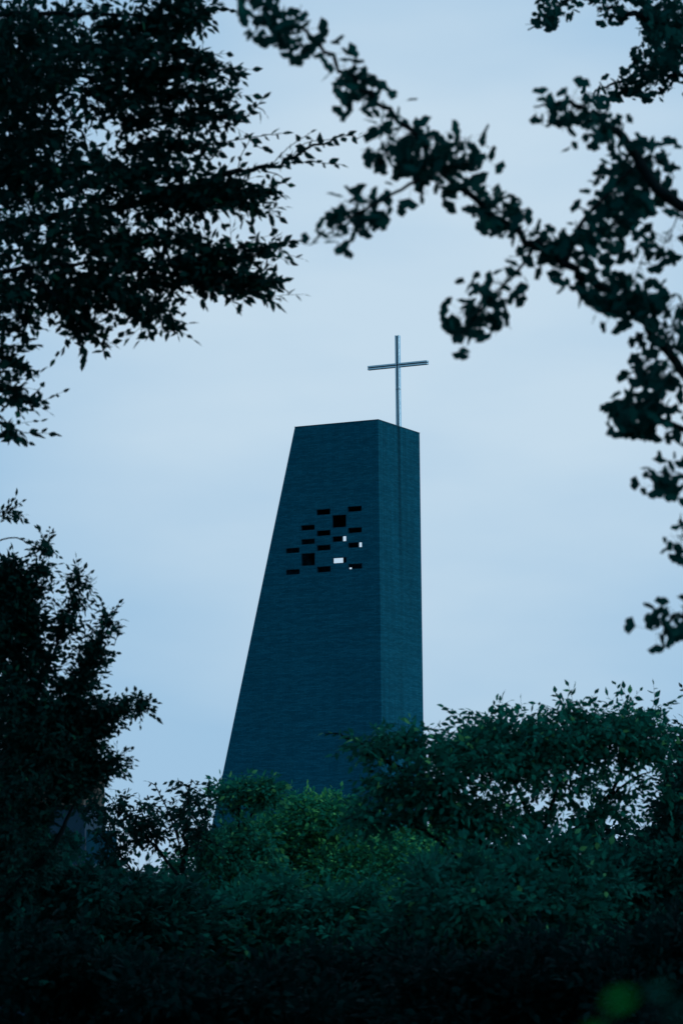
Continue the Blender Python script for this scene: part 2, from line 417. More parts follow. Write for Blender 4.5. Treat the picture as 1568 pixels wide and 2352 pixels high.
# ------------------------------------------------------------------ buildings at the lower left
def wall_box(name, px0, px1, pyt, d, depth, mat, parent, zb=0.0, fw_=(1, 0, 0), dz=None):
    p0 = at(px0, pyt, d); p1 = at(px1, pyt, d)
    zt = (p0[2] + p1[2]) / 2
    bm = bmesh.new()
    box(bm, (p0[0], p0[1], zb), (p1[0] - p0[0], 0, 0), (0, depth, 0), (0, 0, zt - zb))
    return bm_obj(name, bm, mat, parent), zt
pb = at(60, 1900, 115)
bld = empty('house', (pb[0], pb[1], 0), 'grey building with a tan upper storey half hidden behind the tree at the left edge', 'house')
_, zlow = wall_box('wall', -420, 195, 1852, 115, 10, PLASTER, bld)
p0 = at(-420, 1752, 115); p1 = at(193, 1752, 115)
bm = bmesh.new(); box(bm, (p0[0], 0, 0), (p1[0] - p0[0], 0, 0), (0, 9.9, 0), (0, 0, p0[2] - zlow - .004))
bmesh.ops.translate(bm, verts=bm.verts, vec=(0, p0[1] + .05, zlow + .004)); bm_obj('upper_storey', bm, TAN, bld)
bm = bmesh.new(); box(bm, (p0[0] - .1, p0[1] - .1, p0[2] + .002), (p1[0] - p0[0] + .15, 0, 0), (0, 10.2, 0), (0, 0, .3)); bm_obj('roof', bm, ROOFM, bld)
for r_ in range(2):
    for c_ in range(5):
        x = p0[0] + 1.0 + c_ * 2.4; z = zlow - 2.3 - r_ * 3
        bm = bmesh.new(); yy = at(0, 1900, 115)[1]
        box(bm, (x, yy - .03, z), (1.2, 0, 0), (0, .028, 0), (0, 0, 1.3)); w = bm_obj('window', bm, WINDARK, bld)
        bm = bmesh.new(); box(bm, (x - .06, yy - .08, z - .07), (1.32, 0, 0), (0, .078, 0), (0, 0, .068)); s_ = bm_obj('sill', bm, COPING, bld); s_.parent = w
        s_.matrix_parent_inverse = Matrix.Translation(-bld.location)
# low hall with a gently sloping roof edge between that building and the tower
q0 = at(60, 1974, 105); q1 = at(520, 2021, 112)
hall = empty('church_hall', ((q0[0] + q1[0]) / 2, q0[1], 0), 'low dark hall with a gently sloping roof edge left of the tower foot', 'building')
bm = bmesh.new()
ax = q1 - q0
pts = [q0 * [1, 1, 0], q1 * [1, 1, 0], q1 - [0, 0, .2], q0 - [0, 0, .2]]
vs = [bm.verts.new(Vector(p)) for p in pts] + [bm.verts.new(Vector(p + np.array([0, 9, 0]))) for p in pts]
for f in ((0, 1, 2, 3), (7, 6, 5, 4), (0, 4, 5, 1), (1, 5, 6, 2), (3, 2, 6, 7), (0, 3, 7, 4)): bm.faces.new([vs[i] for i in f])
bm_obj('wall', bm, PLASTER, hall)
bm = bmesh.new(); box(bm, q0 - [.3, .4, .197], ax * [1, 1, 1], (0, 9.8, 0), (0, 0, .22)); bm_obj('roof', bm, ROOFM, hall, .02)
for t_ in (.2, .5, .8):
    x, y, z = q0 + ax * t_; bm = bmesh.new(); box(bm, (x, y - .06, 1.2), (.9, ax[1] / ax[0] * .9, 0), (0, .05, 0), (0, 0, 1.6)); bm_obj('window', bm, WINDARK, hall)

# ------------------------------------------------------------------ foliage machinery
def tube_arrays(paths, sides):
    """paths: list of (points Nx3, radii N) -> verts, quads"""
    Vs, Fs, off = [], [], 0
    ang = np.arange(sides) * 2 * math.pi / sides
    for P, R in paths:
        P = np.asarray(P, float); R = np.asarray(R, float); n = len(P)
        T = np.gradient(P, axis=0); T /= np.linalg.norm(T, axis=1)[:, None] + 1e-9
        ref = np.array([0.0, 0, 1]) if abs(T[0][2]) < .9 else np.array([1.0, 0, 0])
        A = np.cross(T, ref); A /= np.linalg.norm(A, axis=1)[:, None] + 1e-9
        B = np.cross(T, A)
        V = P[:, None] + R[:, None, None] * (A[:, None] * np.cos(ang)[None, :, None] + B[:, None] * np.sin(ang)[None, :, None])
        Vs.append(V.reshape(-1, 3))
        i, j = np.meshgrid(np.arange(n - 1), np.arange(sides), indexing='ij')
        j2 = (j + 1) % sides
        Fs.append((off + np.stack([i * sides + j, i * sides + j2, (i + 1) * sides + j2, (i + 1) * sides + j], -1)).reshape(-1, 4))
        off += n * sides
    return np.concatenate(Vs), np.concatenate(Fs)
def spline(pts, n):
    """smooth path through points"""
    P = np.asarray(pts, float)
    if len(P) < 3:
        t = np.linspace(0, 1, n)[:, None]; return P[0] * (1 - t) + P[-1] * t
    E = np.vstack([2 * P[0] - P[1], P, 2 * P[-1] - P[-2]])
    out = []
    per = max(2, n // (len(P) - 1))
    for i in range(len(P) - 1):
        a, b, c, d = E[i:i + 4]
        t = np.linspace(0, 1, per, endpoint=False)[:, None]
        out.append(.5 * ((2 * b) + (-a + c) * t + (2 * a - 5 * b + 4 * c - d) * t ** 2 + (-a + 3 * b - 3 * c + d) * t ** 3))
    out.append(P[-1:])
    return np.concatenate(out)

def T_POINTED(w=.25):
    V = [(0, 0, 0), (w * .75, .22, -.01), (w, .45, -.03), (w * .55, .74, -.08), (0, 1, -.16), (-w * .55, .74, -.08), (-w, .45, -.03), (-w * .75, .22, -.01), (0, .45, .04)]
    return np.array(V), np.array([(8, i, (i + 1) % 8) for i in range(8)])
def T_SMALL(w=.24):
    V = [(0, 0, 0), (w, .45, -.02), (0, 1, -.12), (-w, .45, -.02), (0, .45, .05)]
    return np.array(V), np.array([(4, 0, 1), (4, 1, 2), (4, 2, 3), (4, 3, 0)])
def T_GINKGO():
    # thin stalk then a notched fan
    V = [(-.012, 0, 0), (.012, 0, 0), (.012, 1.2, -.1), (-.012, 1.2, -.1)]
    F = [(0, 1, 2), (0, 2, 3)]
    n = 11
    V.append((0, 1.18, -.1)); a0 = 4
    for i in range(n):
        t = i / (n - 1) * 2 - 1
        th = t * rad(62)
        r = .92 + .04 * math.cos(i * 2.4) - .04 * abs(t) ** 3
        if i == n // 2: r = .74
        V.append((math.sin(th) * r, 1.18 + math.cos(th) * r, -.1 - .10 * r + .10 * t * t + .03 * math.sin(i * 1.9)))
    for i in range(n - 1): F.append((a0, a0 + 1 + i, a0 + 2 + i))
    return np.array(V), np.array(F)

def leaf_mesh(tmpl, pos, d, nrm, size, tone):
    TV, TF = tmpl
    d = d / (np.linalg.norm(d, axis=1)[:, None] + 1e-9)
    x = np.cross(d, nrm); x /= np.linalg.norm(x, axis=1)[:, None] + 1e-9
    z = np.cross(x, d)
    V = pos[:, None] + size[:, None, None] * (x[:, None] * TV[None, :, 0:1] + d[:, None] * TV[None, :, 1:2] + z[:, None] * TV[None, :, 2:3])
    F = TF[None] + (np.arange(len(pos)) * len(TV))[:, None, None]
    return arr_mesh(V.reshape(-1, 3), F.reshape(-1, 3), False, np.repeat(tone, len(TF)))

def tree(name, label, cat, base, limbs, blobs, leaf, leafmat, size, n_leaf, spacing, seed, droop=.25, mode='alt', group=None,
         twig_r=.004, young=.06, maxtw=1.0, upright=0.0, extra_tips=(), trunk_name='trunk', tone_shift=0.0, shoots=4, shoot_len=.2, tilt=.8, dens=1.0, clump=0.0):
    """limbs: list of (list of (px, py, d), r0, r1, leafy); blobs: (cx, cy, rx, ry, angle, d, dd, n_tips)"""
    rs = np.random.RandomState(seed)
    root = empty(name, base, label, cat, group)
    big, nodes, nrad = [], [], []
    if mode == 'alt': size *= .88; spacing *= .88
    leafpaths = []
    for pts, r0, r1, leafy in limbs:
        P3d = [np.array(p[1]) if p[0] == 'w' else at(*p) for p in pts]
        n = max(8, 6 * len(P3d)); P = spline(P3d, n)
        ln = np.linalg.norm(np.diff(P, axis=0), axis=1).sum()
        P[1:-1] += rs.normal(0, min(ln * .003, r0 * .35), P[1:-1].shape)
        R = np.linspace(r0, r1, len(P)); big.append((P, R))
        m = max(2, int(ln / .12)); ti = np.linspace(0, len(P) - 1, m)
        Q = np.stack([np.interp(ti, np.arange(len(P)), P[:, c]) for c in range(3)], -1)
        nodes.append(Q); nrad.append(np.interp(ti, np.arange(len(P)), R))
        if leafy: leafpaths.append((Q, 1.0))
    nodes = np.concatenate(nodes); nrad = np.concatenate(nrad)
    tips = []
    for cx, cy, rx, ry, ang, d, dd, n in blobs:
        n = max(2, int(n * dens))
        u = rs.normal(size=(n, 3)); u /= np.linalg.norm(u, axis=1)[:, None]; u *= rs.uniform(0, 1, (n, 1)) ** .42
        c, s = math.cos(rad(ang)), math.sin(rad(ang))
        X = u[:, 0] * rx; Y = u[:, 1] * ry
        px = cx + X * c - Y * s; py = cy + X * s + Y * c; D = d + u[:, 2] * dd
        W_ = np.array([at(a, b, e) for a, b, e in zip(px, py, D)])
        if clump and n > 20:      # leafy sprays gather round a few branch ends, with gaps between them
            nc = max(2, n // 11)
            ctr = W_[:nc]; W_ = ctr[rs.randint(0, nc, n)] + rs.normal(0, clump, (n, 3)) * [1.25, 1.0, .42]
        tips.append(W_)
    for p in extra_tips: tips.append(np.array([at(*p)]))
    tips = np.concatenate(tips) if tips else np.zeros((0, 3))
    order = np.argsort([np.min(((nodes - t) ** 2).sum(1)) for t in tips]) if len(tips) else []
    cap = len(nodes) + len(tips) * 5
    ND = np.zeros((cap, 3)); NR = np.zeros(cap); cnt = len(nodes); ND[:cnt] = nodes; NR[:cnt] = nrad
    small = []
    for ti in order:
        t = tips[ti]
        dv = ND[:cnt] - t
        dist = (dv ** 2).sum(1) * (1 + .5 * (dv[:, 2] > .05))
        k = int(np.argmin(dist)); p = ND[k]; v = t - p; ln = np.linalg.norm(v)
        if ln < .01: continue
        perp = rs.normal(size=3) * ln * .10
        sag = np.array([0, 0, ln * .10])
        s = np.array([0, .25, .5, .75, 1.0])[:, None]
        P = p + v * s + (perp + sag) * (4 * s * (1 - s)) * .8
        r0 = min(NR[k] * .75, twig_r * (1.0 + 1.6 * ln)); r0 = max(r0, twig_r * .6)
        R = np.linspace(r0, max(twig_r * .35, .0008), 5)
        small.append((P, R))
        ND[cnt:cnt + 4] = P[1:]; NR[cnt:cnt + 4] = R[1:]; cnt += 4
        leafpaths.append((P, min(1.0, maxtw / max(ln, 1e-3))))
        if mode == 'alt':
            vd = v / ln
            for q in range(shoots):      # short leafy side shoots
                f = rs.uniform(.35, 1.0); p0 = P[0] * (1 - f) ** 2 + P[2] * 2 * f * (1 - f) + P[4] * f * f
                dd_ = vd * .7 + rs.normal(0, .75, 3) * [1, 1, .55] + [0, 0, .12]; dd_ /= np.linalg.norm(dd_)
                l_ = shoot_len * rs.uniform(.5, 1.2)
                SP = np.array([p0, p0 + dd_ * l_ * .5, p0 + dd_ * l_ + [0, 0, -l_ * droop * .6]])
                small.append((SP, np.array([twig_r * .5, twig_r * .4, twig_r * .25])))
                leafpaths.append((SP, .92))
    pos, dr, nm, sz = [], [], [], []
    endtone = []
    for P, frac in leafpaths:
        seg = np.linalg.norm(np.diff(P, axis=0), axis=1); cum = np.concatenate([[0], np.cumsum(seg)]); ln = cum[-1]
        a = ln * (1 - frac)
        n = max(3, int((ln - a) / spacing))
        sv = np.linspace(a, ln, n); 
        Q = np.stack([np.interp(sv, cum, P[:, c]) for c in range(3)], -1)
        T = np.gradient(Q, axis=0); T /= np.linalg.norm(T, axis=1)[:, None] + 1e-9
        side0 = np.cross(T, np.array([0, 0, 1.0]) + rs.normal(0, tilt, 3)); side0 /= np.linalg.norm(side0, axis=1)[:, None] + 1e-9
        sgn = np.where(np.arange(n) % 2 == 0, 1.0, -1.0)[:, None]
        if mode == 'alt':
            D = T * .75 + side0 * sgn * .85 + np.array([0, 0, -droop]) + rs.normal(0, .22, (n, 3))
            D[-1] = T[-1] + rs.normal(0, .15, 3) + [0, 0, -droop * .5]
            Nn = np.array([0, 0, .7]) + rs.normal(0, .8, (n, 3))
            pos.append(Q); dr.append(D); nm.append(Nn); sz.append(size * rs.uniform(.65, 1.15, n)); endtone.append(np.linspace(0, 1, n))
        else:   # clusters on short spurs
            kk = n_leaf
            Qr = np.repeat(Q, kk, 0); Tr = np.repeat(T, kk, 0); m = len(Qr)
            th = rs.uniform(0, 2 * math.pi, m)
            A = np.repeat(side0, kk, 0); B = np.cross(Tr, A)
            D = A * np.cos(th)[:, None] + B * np.sin(th)[:, None] + Tr * rs.uniform(-.2, .7, (m, 1)) + np.array([0, 0, -droop + upright]) + rs.normal(0, .2, (m, 3))
            Nn = rs.normal(0, 1, (m, 3))
            pos.append(Qr + rs.normal(0, .006, (m, 3))); dr.append(D); nm.append(Nn); sz.append(size * rs.uniform(.55, 1.15, m)); endtone.append(np.repeat(np.linspace(0, 1, n), kk))
    pos, dr, nm, sz = np.concatenate(pos), np.concatenate(dr), np.concatenate(nm), np.concatenate(sz)
    et = np.concatenate(endtone)
    tone = np.clip(rs.beta(2, 3, len(pos)) * .8 + tone_shift, 0, 1)
    yg = rs.uniform(0, 1, len(pos)) < young * (et > .7) * 3
    tone[yg] = rs.uniform(.75, 1, yg.sum())
    link_mesh(trunk_name, arr_mesh(*tube_arrays(big, 9), True), BARK, root)
    if small: link_mesh('twigs', arr_mesh(*tube_arrays(small, 4), True), BARK, root)
    link_mesh('foliage', leaf_mesh(leaf, pos, dr, nm, sz, tone), leafmat, root)
    print(name, 'leaves', len(pos), 'twigs', len(small))
    return root
def wbase(px, d):
    p = at(px, 1900, d); return (p[0], p[1], ground_z(p[1]))
def w(p): return ('w', p)

# ------------------------------------------------------------------ trees
PT, PW, SM, GK = T_POINTED(.25), T_POINTED(.27), T_SMALL(.3), T_GINKGO()

# near tree, upper left: crown mass plus leafy sprays reaching sideways
FL, FB = [], []
def finger(p0, p1, p2, r=12, n=8, d=16.5, w_=.008):
    FL.append(([p0 + (d,), p1 + (d - .05,), p2 + (d - .1,)], w_, .0022, True))
    if n == 0: return
    m = max(3, int(math.hypot(p2[0] - p0[0], p2[1] - p0[1]) / (r * 1.7)))
    for q in range(m):
        t_ = (q + .5) / m
        x_ = p0[0] * (1 - t_) ** 2 + 2 * p1[0] * t_ * (1 - t_) + p2[0] * t_ * t_; y_ = p0[1] * (1 - t_) ** 2 + 2 * p1[1] * t_ * (1 - t_) + p2[1] * t_ * t_
        an = math.degrees(math.atan2(p2[1] - p0[1], p2[0] - p0[0]))
        k_ = 1.35 - .6 * t_
        FB.append((x_, y_, r * 1.5 * k_, r * k_, an, d - .1 * t_, .16, max(3, int(n * k_))))
for f_ in (((220, 60), (400, 70), (485, 35)), ((220, 115), (390, 100), (490, 132)), ((250, 175), (420, 150), (548, 168)), ((230, 225), (400, 215), (530, 232)), ((280, 285), (430, 262), (535, 268)),
           ((280, 345), (400, 325), (500, 352)), ((330, 450), (450, 450), (560, 415)), ((330, 490), (470, 432), (635, 440)), ((440, 455), (530, 455), (590, 485)), ((230, 560), (340, 560), (455, 545)),
           ((280, 610), (440, 600), (560, 566)), ((430, 615), (550, 600), (650, 556)), ((320, 650), (480, 625), (632, 640)), ((430, 650), (570, 630), (612, 692)), ((180, 640), (330, 660), (408, 768)),
           ((130, 640), (190, 700), (238, 806)), ((90, 660), (165, 700), (192, 796)), ((-20, 640), (40, 690), (72, 752)), ((-80, 790), (10, 800), (62, 850)), ((-80, 850), (10, 880), (80, 942)), ((-80, 950), (-10, 950), (48, 1008)),
           ((330, 60), (360, 20), (430, 5)), ((-40, 730), (20, 740), (55, 765)), ((200, 640), (280, 700), (330, 740)), ((250, 400), (340, 400), (420, 390))): finger(*f_)
for f_ in (((480, 300), (555, 275), (604, 228)), ((470, 335), (560, 318), (648, 306)), ((545, 400), (553, 360), (572, 325)), ((570, 240), (600, 250), (610, 262)), ((565, 310), (590, 335), (615, 345)), ((520, 400), (560, 430), (580, 470)), ((600, 392), (640, 402), (660, 425)), ((480, 370), (500, 350), (508, 322))): finger(*f_, 8, 0, 16.5, .004)
for f_ in (((600, 388), (690, 372), (782, 378)), ((660, 372), (700, 330), (760, 320)), ((620, 385), (655, 345), (712, 305))): finger(*f_, 5, 0, 16.3, .003)
b = wbase(-620, 17)
tree('broadleaf_tree', 'large dark broadleaf tree with pointed leaves filling the upper left corner', 'tree', b,
     [([w(b), (-600, 1400, 17), (-560, 700, 17), (-480, 100, 17), (-430, -500, 17)], .22, .09, False),
      ([(-570, 800, 17), (-300, 620, 17), (0, 520, 17), (250, 480, 16.8), (440, 425, 16.6), (560, 392, 16.5), (660, 372, 16.4), (750, 325, 16.3), (845, 305, 16.2)], .035, .002, True),
      ([(-500, 300, 17), (-200, 200, 17.3), (60, 160, 17.5), (280, 190, 17.5), (430, 215, 17.3)], .03, .003, True),
      ([(-560, 700, 17), (-250, 660, 16.4), (60, 620, 16.2), (300, 600, 16.2), (470, 600, 16.2)], .025, .002, True),
      ([(-480, 100, 17), (-100, 40, 16.6), (200, 30, 16.4), (350, 40, 16.4)], .028, .003, True),
      ([(60, 620, 16.2), (140, 690, 16.2), (200, 740, 16.2)], .02, .003, True),
      ([(-560, 900, 17), (-250, 860, 16.5), (-80, 900, 16.4), (0, 930, 16.4)], .03, .003, True)] + FL,
     FB + [(0, 280, 80, 300, 0, 17.2, .9, 420), (70, 330, 170, 330, 0, 17.3, 1.4, 620), (50, 120, 150, 150, 0, 17.3, 1.4, 330), (440, 15, 45, 30, 0, 16.4, .2, 30), (230, 100, 130, 110, 0, 17, 1.0, 100), (280, 210, 110, 80, 0, 17, .8, 60),
      (230, 400, 110, 120, 0, 16.8, .9, 90), (90, 560, 120, 110, 0, 16.6, .9, 230), (250, 560, 80, 60, 10, 16.4, .6, 34), (190, 660, 110, 50, 10, 16.3, .5, 40), (40, 680, 60, 50, 0, 16.4, .5, 24)],
     PW, LEAF_DARK, .074, 0, .036, 11, droop=.10, mode='alt', maxtw=.4, young=.02, shoots=2, shoot_len=.19, dens=.44, clump=.13)

# ginkgo with the long bough, nearest
b = wbase(2650, 10.5)
G1 = [([w(b), (2600, 1900, 10.5), (2500, 1200, 10.4), (2350, 300, 10.3), (2300, -500, 10.3)], .2, .1, False),
      ([(2480, 1250, 10.4), (2000, 1160, 10.3), (1700, 960, 10.2), (1560, 850, 10.1), (1480, 740, 10.05), (1380, 660, 10), (1290, 600, 10), (1195, 540, 10), (1110, 470, 10), (1020, 400, 10), (930, 290, 10), (850, 215, 10), (760, 130, 10), (680, 60, 10), (600, 10, 10), (500, -30, 10)], .021, .004, True),
      ([(1000, 390, 10), (930, 430, 9.95), (860, 470, 9.9), (800, 500, 9.9), (745, 545, 9.85)], .007, .003, True),
      ([(1230, 560, 10), (1190, 620, 10), (1120, 690, 9.95), (1060, 770, 9.9)], .007, .003, True),
      ([(1300, 600, 10), (1330, 520, 10.1), (1400, 440, 10.2), (1460, 380, 10.3), (1520, 350, 10.3)], .010, .004, True),
      ([(2350, 700, 10.4), (1900, 560, 10.3), (1560, 470, 10.2), (1440, 330, 10.2), (1360, 260, 10.1), (1290, 240, 10.1), (1225, 245, 10.1)], .03, .003, True),
      ([(1900, 1150, 10.3), (1640, 1020, 10.3), (1500, 960, 10.2), (1420, 970, 10.2)], .02, .003, True),
      ([(2000, 1300, 10.4), (1700, 1140, 10.3), (1520, 1085, 10.2)], .02, .003, True),
      ([(2450, 1500, 10.4), (1900, 1480, 10.3), (1640, 1400, 10.2), (1545, 1420, 10.1), (1500, 1445, 10.1)], .02, .003, True),
      ([(1900, 1480, 10.3), (1700, 1330, 10.2), (1570, 1230, 10.2)], .012, .003, True)]
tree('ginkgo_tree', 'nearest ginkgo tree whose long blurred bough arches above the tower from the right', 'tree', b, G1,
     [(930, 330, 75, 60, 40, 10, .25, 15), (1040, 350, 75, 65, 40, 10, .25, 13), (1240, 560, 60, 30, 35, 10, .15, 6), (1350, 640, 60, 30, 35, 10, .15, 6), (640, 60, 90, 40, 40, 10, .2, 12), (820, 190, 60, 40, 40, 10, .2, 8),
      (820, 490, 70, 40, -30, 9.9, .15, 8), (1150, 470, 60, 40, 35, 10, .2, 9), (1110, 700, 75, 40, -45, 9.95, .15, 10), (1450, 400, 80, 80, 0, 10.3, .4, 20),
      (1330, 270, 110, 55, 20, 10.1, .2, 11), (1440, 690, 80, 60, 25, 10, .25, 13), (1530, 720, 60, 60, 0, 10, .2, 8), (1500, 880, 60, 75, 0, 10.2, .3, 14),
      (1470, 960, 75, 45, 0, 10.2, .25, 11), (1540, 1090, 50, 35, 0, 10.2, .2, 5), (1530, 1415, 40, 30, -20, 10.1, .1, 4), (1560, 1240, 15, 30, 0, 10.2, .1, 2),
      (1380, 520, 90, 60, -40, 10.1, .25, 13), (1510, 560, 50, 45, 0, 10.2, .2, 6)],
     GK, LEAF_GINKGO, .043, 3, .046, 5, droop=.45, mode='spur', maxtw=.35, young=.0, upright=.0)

b = wbase(2500, 17)
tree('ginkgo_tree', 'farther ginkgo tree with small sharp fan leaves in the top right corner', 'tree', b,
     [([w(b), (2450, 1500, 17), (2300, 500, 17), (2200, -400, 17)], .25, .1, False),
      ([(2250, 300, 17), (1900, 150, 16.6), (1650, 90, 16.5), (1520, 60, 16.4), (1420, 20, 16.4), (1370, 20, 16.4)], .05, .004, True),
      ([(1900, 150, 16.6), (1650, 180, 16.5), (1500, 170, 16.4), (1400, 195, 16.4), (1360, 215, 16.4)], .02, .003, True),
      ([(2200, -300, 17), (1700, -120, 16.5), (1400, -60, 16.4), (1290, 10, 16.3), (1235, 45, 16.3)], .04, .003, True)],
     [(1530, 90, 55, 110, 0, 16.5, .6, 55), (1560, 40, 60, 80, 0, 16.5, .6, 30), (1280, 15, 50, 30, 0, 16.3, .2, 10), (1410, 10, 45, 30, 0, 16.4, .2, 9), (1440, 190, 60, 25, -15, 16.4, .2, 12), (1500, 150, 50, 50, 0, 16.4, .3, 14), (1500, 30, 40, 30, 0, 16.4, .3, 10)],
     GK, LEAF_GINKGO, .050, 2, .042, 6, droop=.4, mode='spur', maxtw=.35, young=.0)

# left middle tree with upright shoots
b = wbase(-60, 22)
shoots = []; SB = []
def shoot(p0, p1, p2, r=.012):
    shoots.append(([p0 + (22,), p1 + (21.9,), p2 + (21.9,)], r, .003, True))
    for q in range(6):
        t_ = .30 + .7 * q / 5
        x_ = p0[0] * (1 - t_) ** 2 + 2 * p1[0] * t_ * (1 - t_) + p2[0] * t_ * t_; y_ = p0[1] * (1 - t_) ** 2 + 2 * p1[1] * t_ * (1 - t_) + p2[1] * t_ * t_
        SB.append((x_, y_ + 8, 26 - 13 * t_, 34 - 12 * t_, 0, 21.9, .12, int(18 - 8 * t_)))
for s_ in (((20, 1620), (60, 1420), (110, 1250)), ((0, 1600), (-10, 1400), (10, 1290)), ((60, 1650), (130, 1480), (180, 1330)), ((90, 1700), (190, 1560), (245, 1420)),
           ((100, 1760), (200, 1640), (320, 1612)), ((110, 1850), (190, 1780), (265, 1745)), ((70, 1560), (90, 1440), (60, 1330)),
           ((110, 1700), (170, 1600), (225, 1500)), ((40, 1480), (45, 1380), (40, 1300)), ((0, 1500), (0, 1420), (-8, 1340)), ((130, 1780), (200, 1700), (230, 1660))): shoot(*s_)
tree('crepe_myrtle_tree', 'dark leafy tree at the left edge with upright shoots and thin flower stalks', 'tree', b,
     [([w(b), (-60, 2500, 22), (-30, 2100, 22), (20, 1800, 22), (40, 1560, 22)], .12, .03, False),
      ([(20, 1800, 22), (90, 1740, 21.9), (120, 1600, 21.9)], .04, .012, False),
      ([(-30, 2100, 22), (110, 1960, 21.8), (170, 1850, 21.8)], .04, .01, False)] + shoots +
     [([(-200, 1250, 21), (-60, 1215, 21), (40, 1165, 21)], .008, .002, True), ([(-300, 1180, 21), (-100, 1200, 21), (-20, 1190, 21)], .006, .003, True),
      ([(-120, 1290, 21.5), (20, 1236, 21.5), (90, 1262, 21.5)], .008, .003, False)],
     SB + [(40, 1640, 75, 120, 0, 22, .8, 230), (120, 1700, 90, 110, 0, 22, .8, 220), (50, 1820, 110, 110, 0, 22, 1.0, 210), (150, 1800, 60, 60, 0, 22, .5, 50), (30, 1960, 120, 110, 0, 22, 1.0, 150), (5, 1480, 40, 130, 0, 22, .6, 90),
      (220, 1640, 60, 40, -10, 21.9, .3, 34), (180, 1760, 50, 50, 0, 21.9, .3, 36), (20, 1180, 20, 20, 0, 21, .1, 5)],
     PT, LEAF_DARK, .066, 0, .026, 21, droop=.05, mode='alt', maxtw=.3, young=.02, shoots=4, shoot_len=.13, dens=.75)
ct = bpy.data.objects['crepe_myrtle_tree']
for (px, py, lx, hgt) in ((180, 1325, 0, 34), (243, 1418, -2, 26), (255, 1420, 14, 22), (262, 1470, 18, 38), (130, 1400, -12, 26), (205, 1350, 6, 26)):
    rs = np.random.RandomState(px + py)
    paths = []
    a = at(px, py + 14, 21.9); t = at(px + lx, py - hgt, 21.9); paths.append(([a, (a + t) / 2, t], [.003, .002, .001]))
    for q in range(7):
        s = .25 + q * .1; p = a * (1 - s) + t * s; e = p + rt * rs.uniform(-1, 1) * .05 + np.array([0, rs.uniform(-.03, .03), .035]); paths.append(([p, (p + e) / 2, e], [.002, .0015, .001]))
    link_mesh('flower_stalk', arr_mesh(*tube_arrays(paths, 4), True), BARK, ct)

# small tree lower left of tower
b = wbase(420, 30)
tree('young_tree', 'small thin-branched tree with drooping leaflets left of the tower foot', 'tree', b,
     [([w(b), (425, 2400, 30), (430, 2100, 30), (420, 1960, 30), (430, 1830, 30), (440, 1790, 30)], .05, .006, False),
      ([(430, 2040, 30), (370, 1960, 30), (300, 1880, 30), (250, 1830, 30)], .02, .003, True),
      ([(425, 2000, 30), (400, 1900, 30), (360, 1810, 30), (340, 1795, 30)], .012, .003, True),
      ([(425, 1980, 30), (470, 1880, 30), (480, 1810, 30)], .012, .003, True),
      ([(430, 2080, 30), (340, 2030, 30), (270, 1960, 30), (215, 1900, 30)], .02, .003, True),
      ([(370, 1960, 30), (340, 1900, 30), (320, 1850, 30)], .01, .003, True)],
     [(440, 1850, 50, 60, 0, 30, .6, 52), (455, 1930, 40, 55, 0, 30, .6, 32), (340, 1890, 60, 50, 0, 30, .5, 40), (260, 1900, 60, 60, 0, 30, .5, 48), (250, 1975, 50, 50, 0, 30, .5, 34), (345, 1920, 50, 25, 0, 30, .4, 16),
      (290, 1850, 50, 25, 30, 30, .3, 12), (210, 1850, 40, 60, 0, 30, .3, 24)],
     PT, LEAF_DARK, .085, 0, .05, 31, droop=.35, mode='alt', maxtw=.35, young=.03, shoots=2)

# cherry tree, right
b = wbase(1200, 24)
R1 = [([w(b), (1205, 2600, 24), (1220, 2250, 24), (1230, 2050, 24), (1240, 1900, 24)], .13, .04, False),
      ([(1230, 2050, 24), (1100, 1930, 23.8), (960, 1800, 23.7), (860, 1730, 23.6), (800, 1695, 23.5), (745, 1683, 23.5)], .035, .003, True),
      ([(1240, 1930, 24), (1180, 1800, 24), (1120, 1700, 24), (1100, 1665, 24)], .02, .003, True),
      ([(1240, 1930, 24), (1280, 1800, 24), (1290, 1700, 24), (1300, 1640, 24), (1275, 1592, 24)], .02, .003, True),
      ([(1240, 1980, 24), (1380, 1850, 24), (1450, 1720, 24), (1500, 1620, 24)], .025, .003, True),
      ([(1380, 1850, 24), (1450, 1790, 24), (1530, 1760, 24)], .012, .003, True),
      ([(1100, 1930, 23.8), (1040, 1800, 23.8), (1010, 1700, 23.8)], .012, .003, True),
      ([(1230, 2060, 24), (1080, 1990, 23.5), (960, 1900, 23.4), (860, 1885, 23.4), (790, 1880, 23.4)], .02, .003, True),
      ([(1180, 1800, 24), (1150, 1680, 24), (1170, 1640, 24)], .008, .002, True), ([(1290, 1700, 24), (1350, 1650, 24), (1380, 1625, 24)], .008, .002, True),
      ([(940, 1780, 23.7), (930, 1700, 23.7), (950, 1665, 23.7)], .008, .002, True), ([(900, 1760, 23.6), (890, 1700, 23.6), (885, 1665, 23.6)], .008, .002, True)]
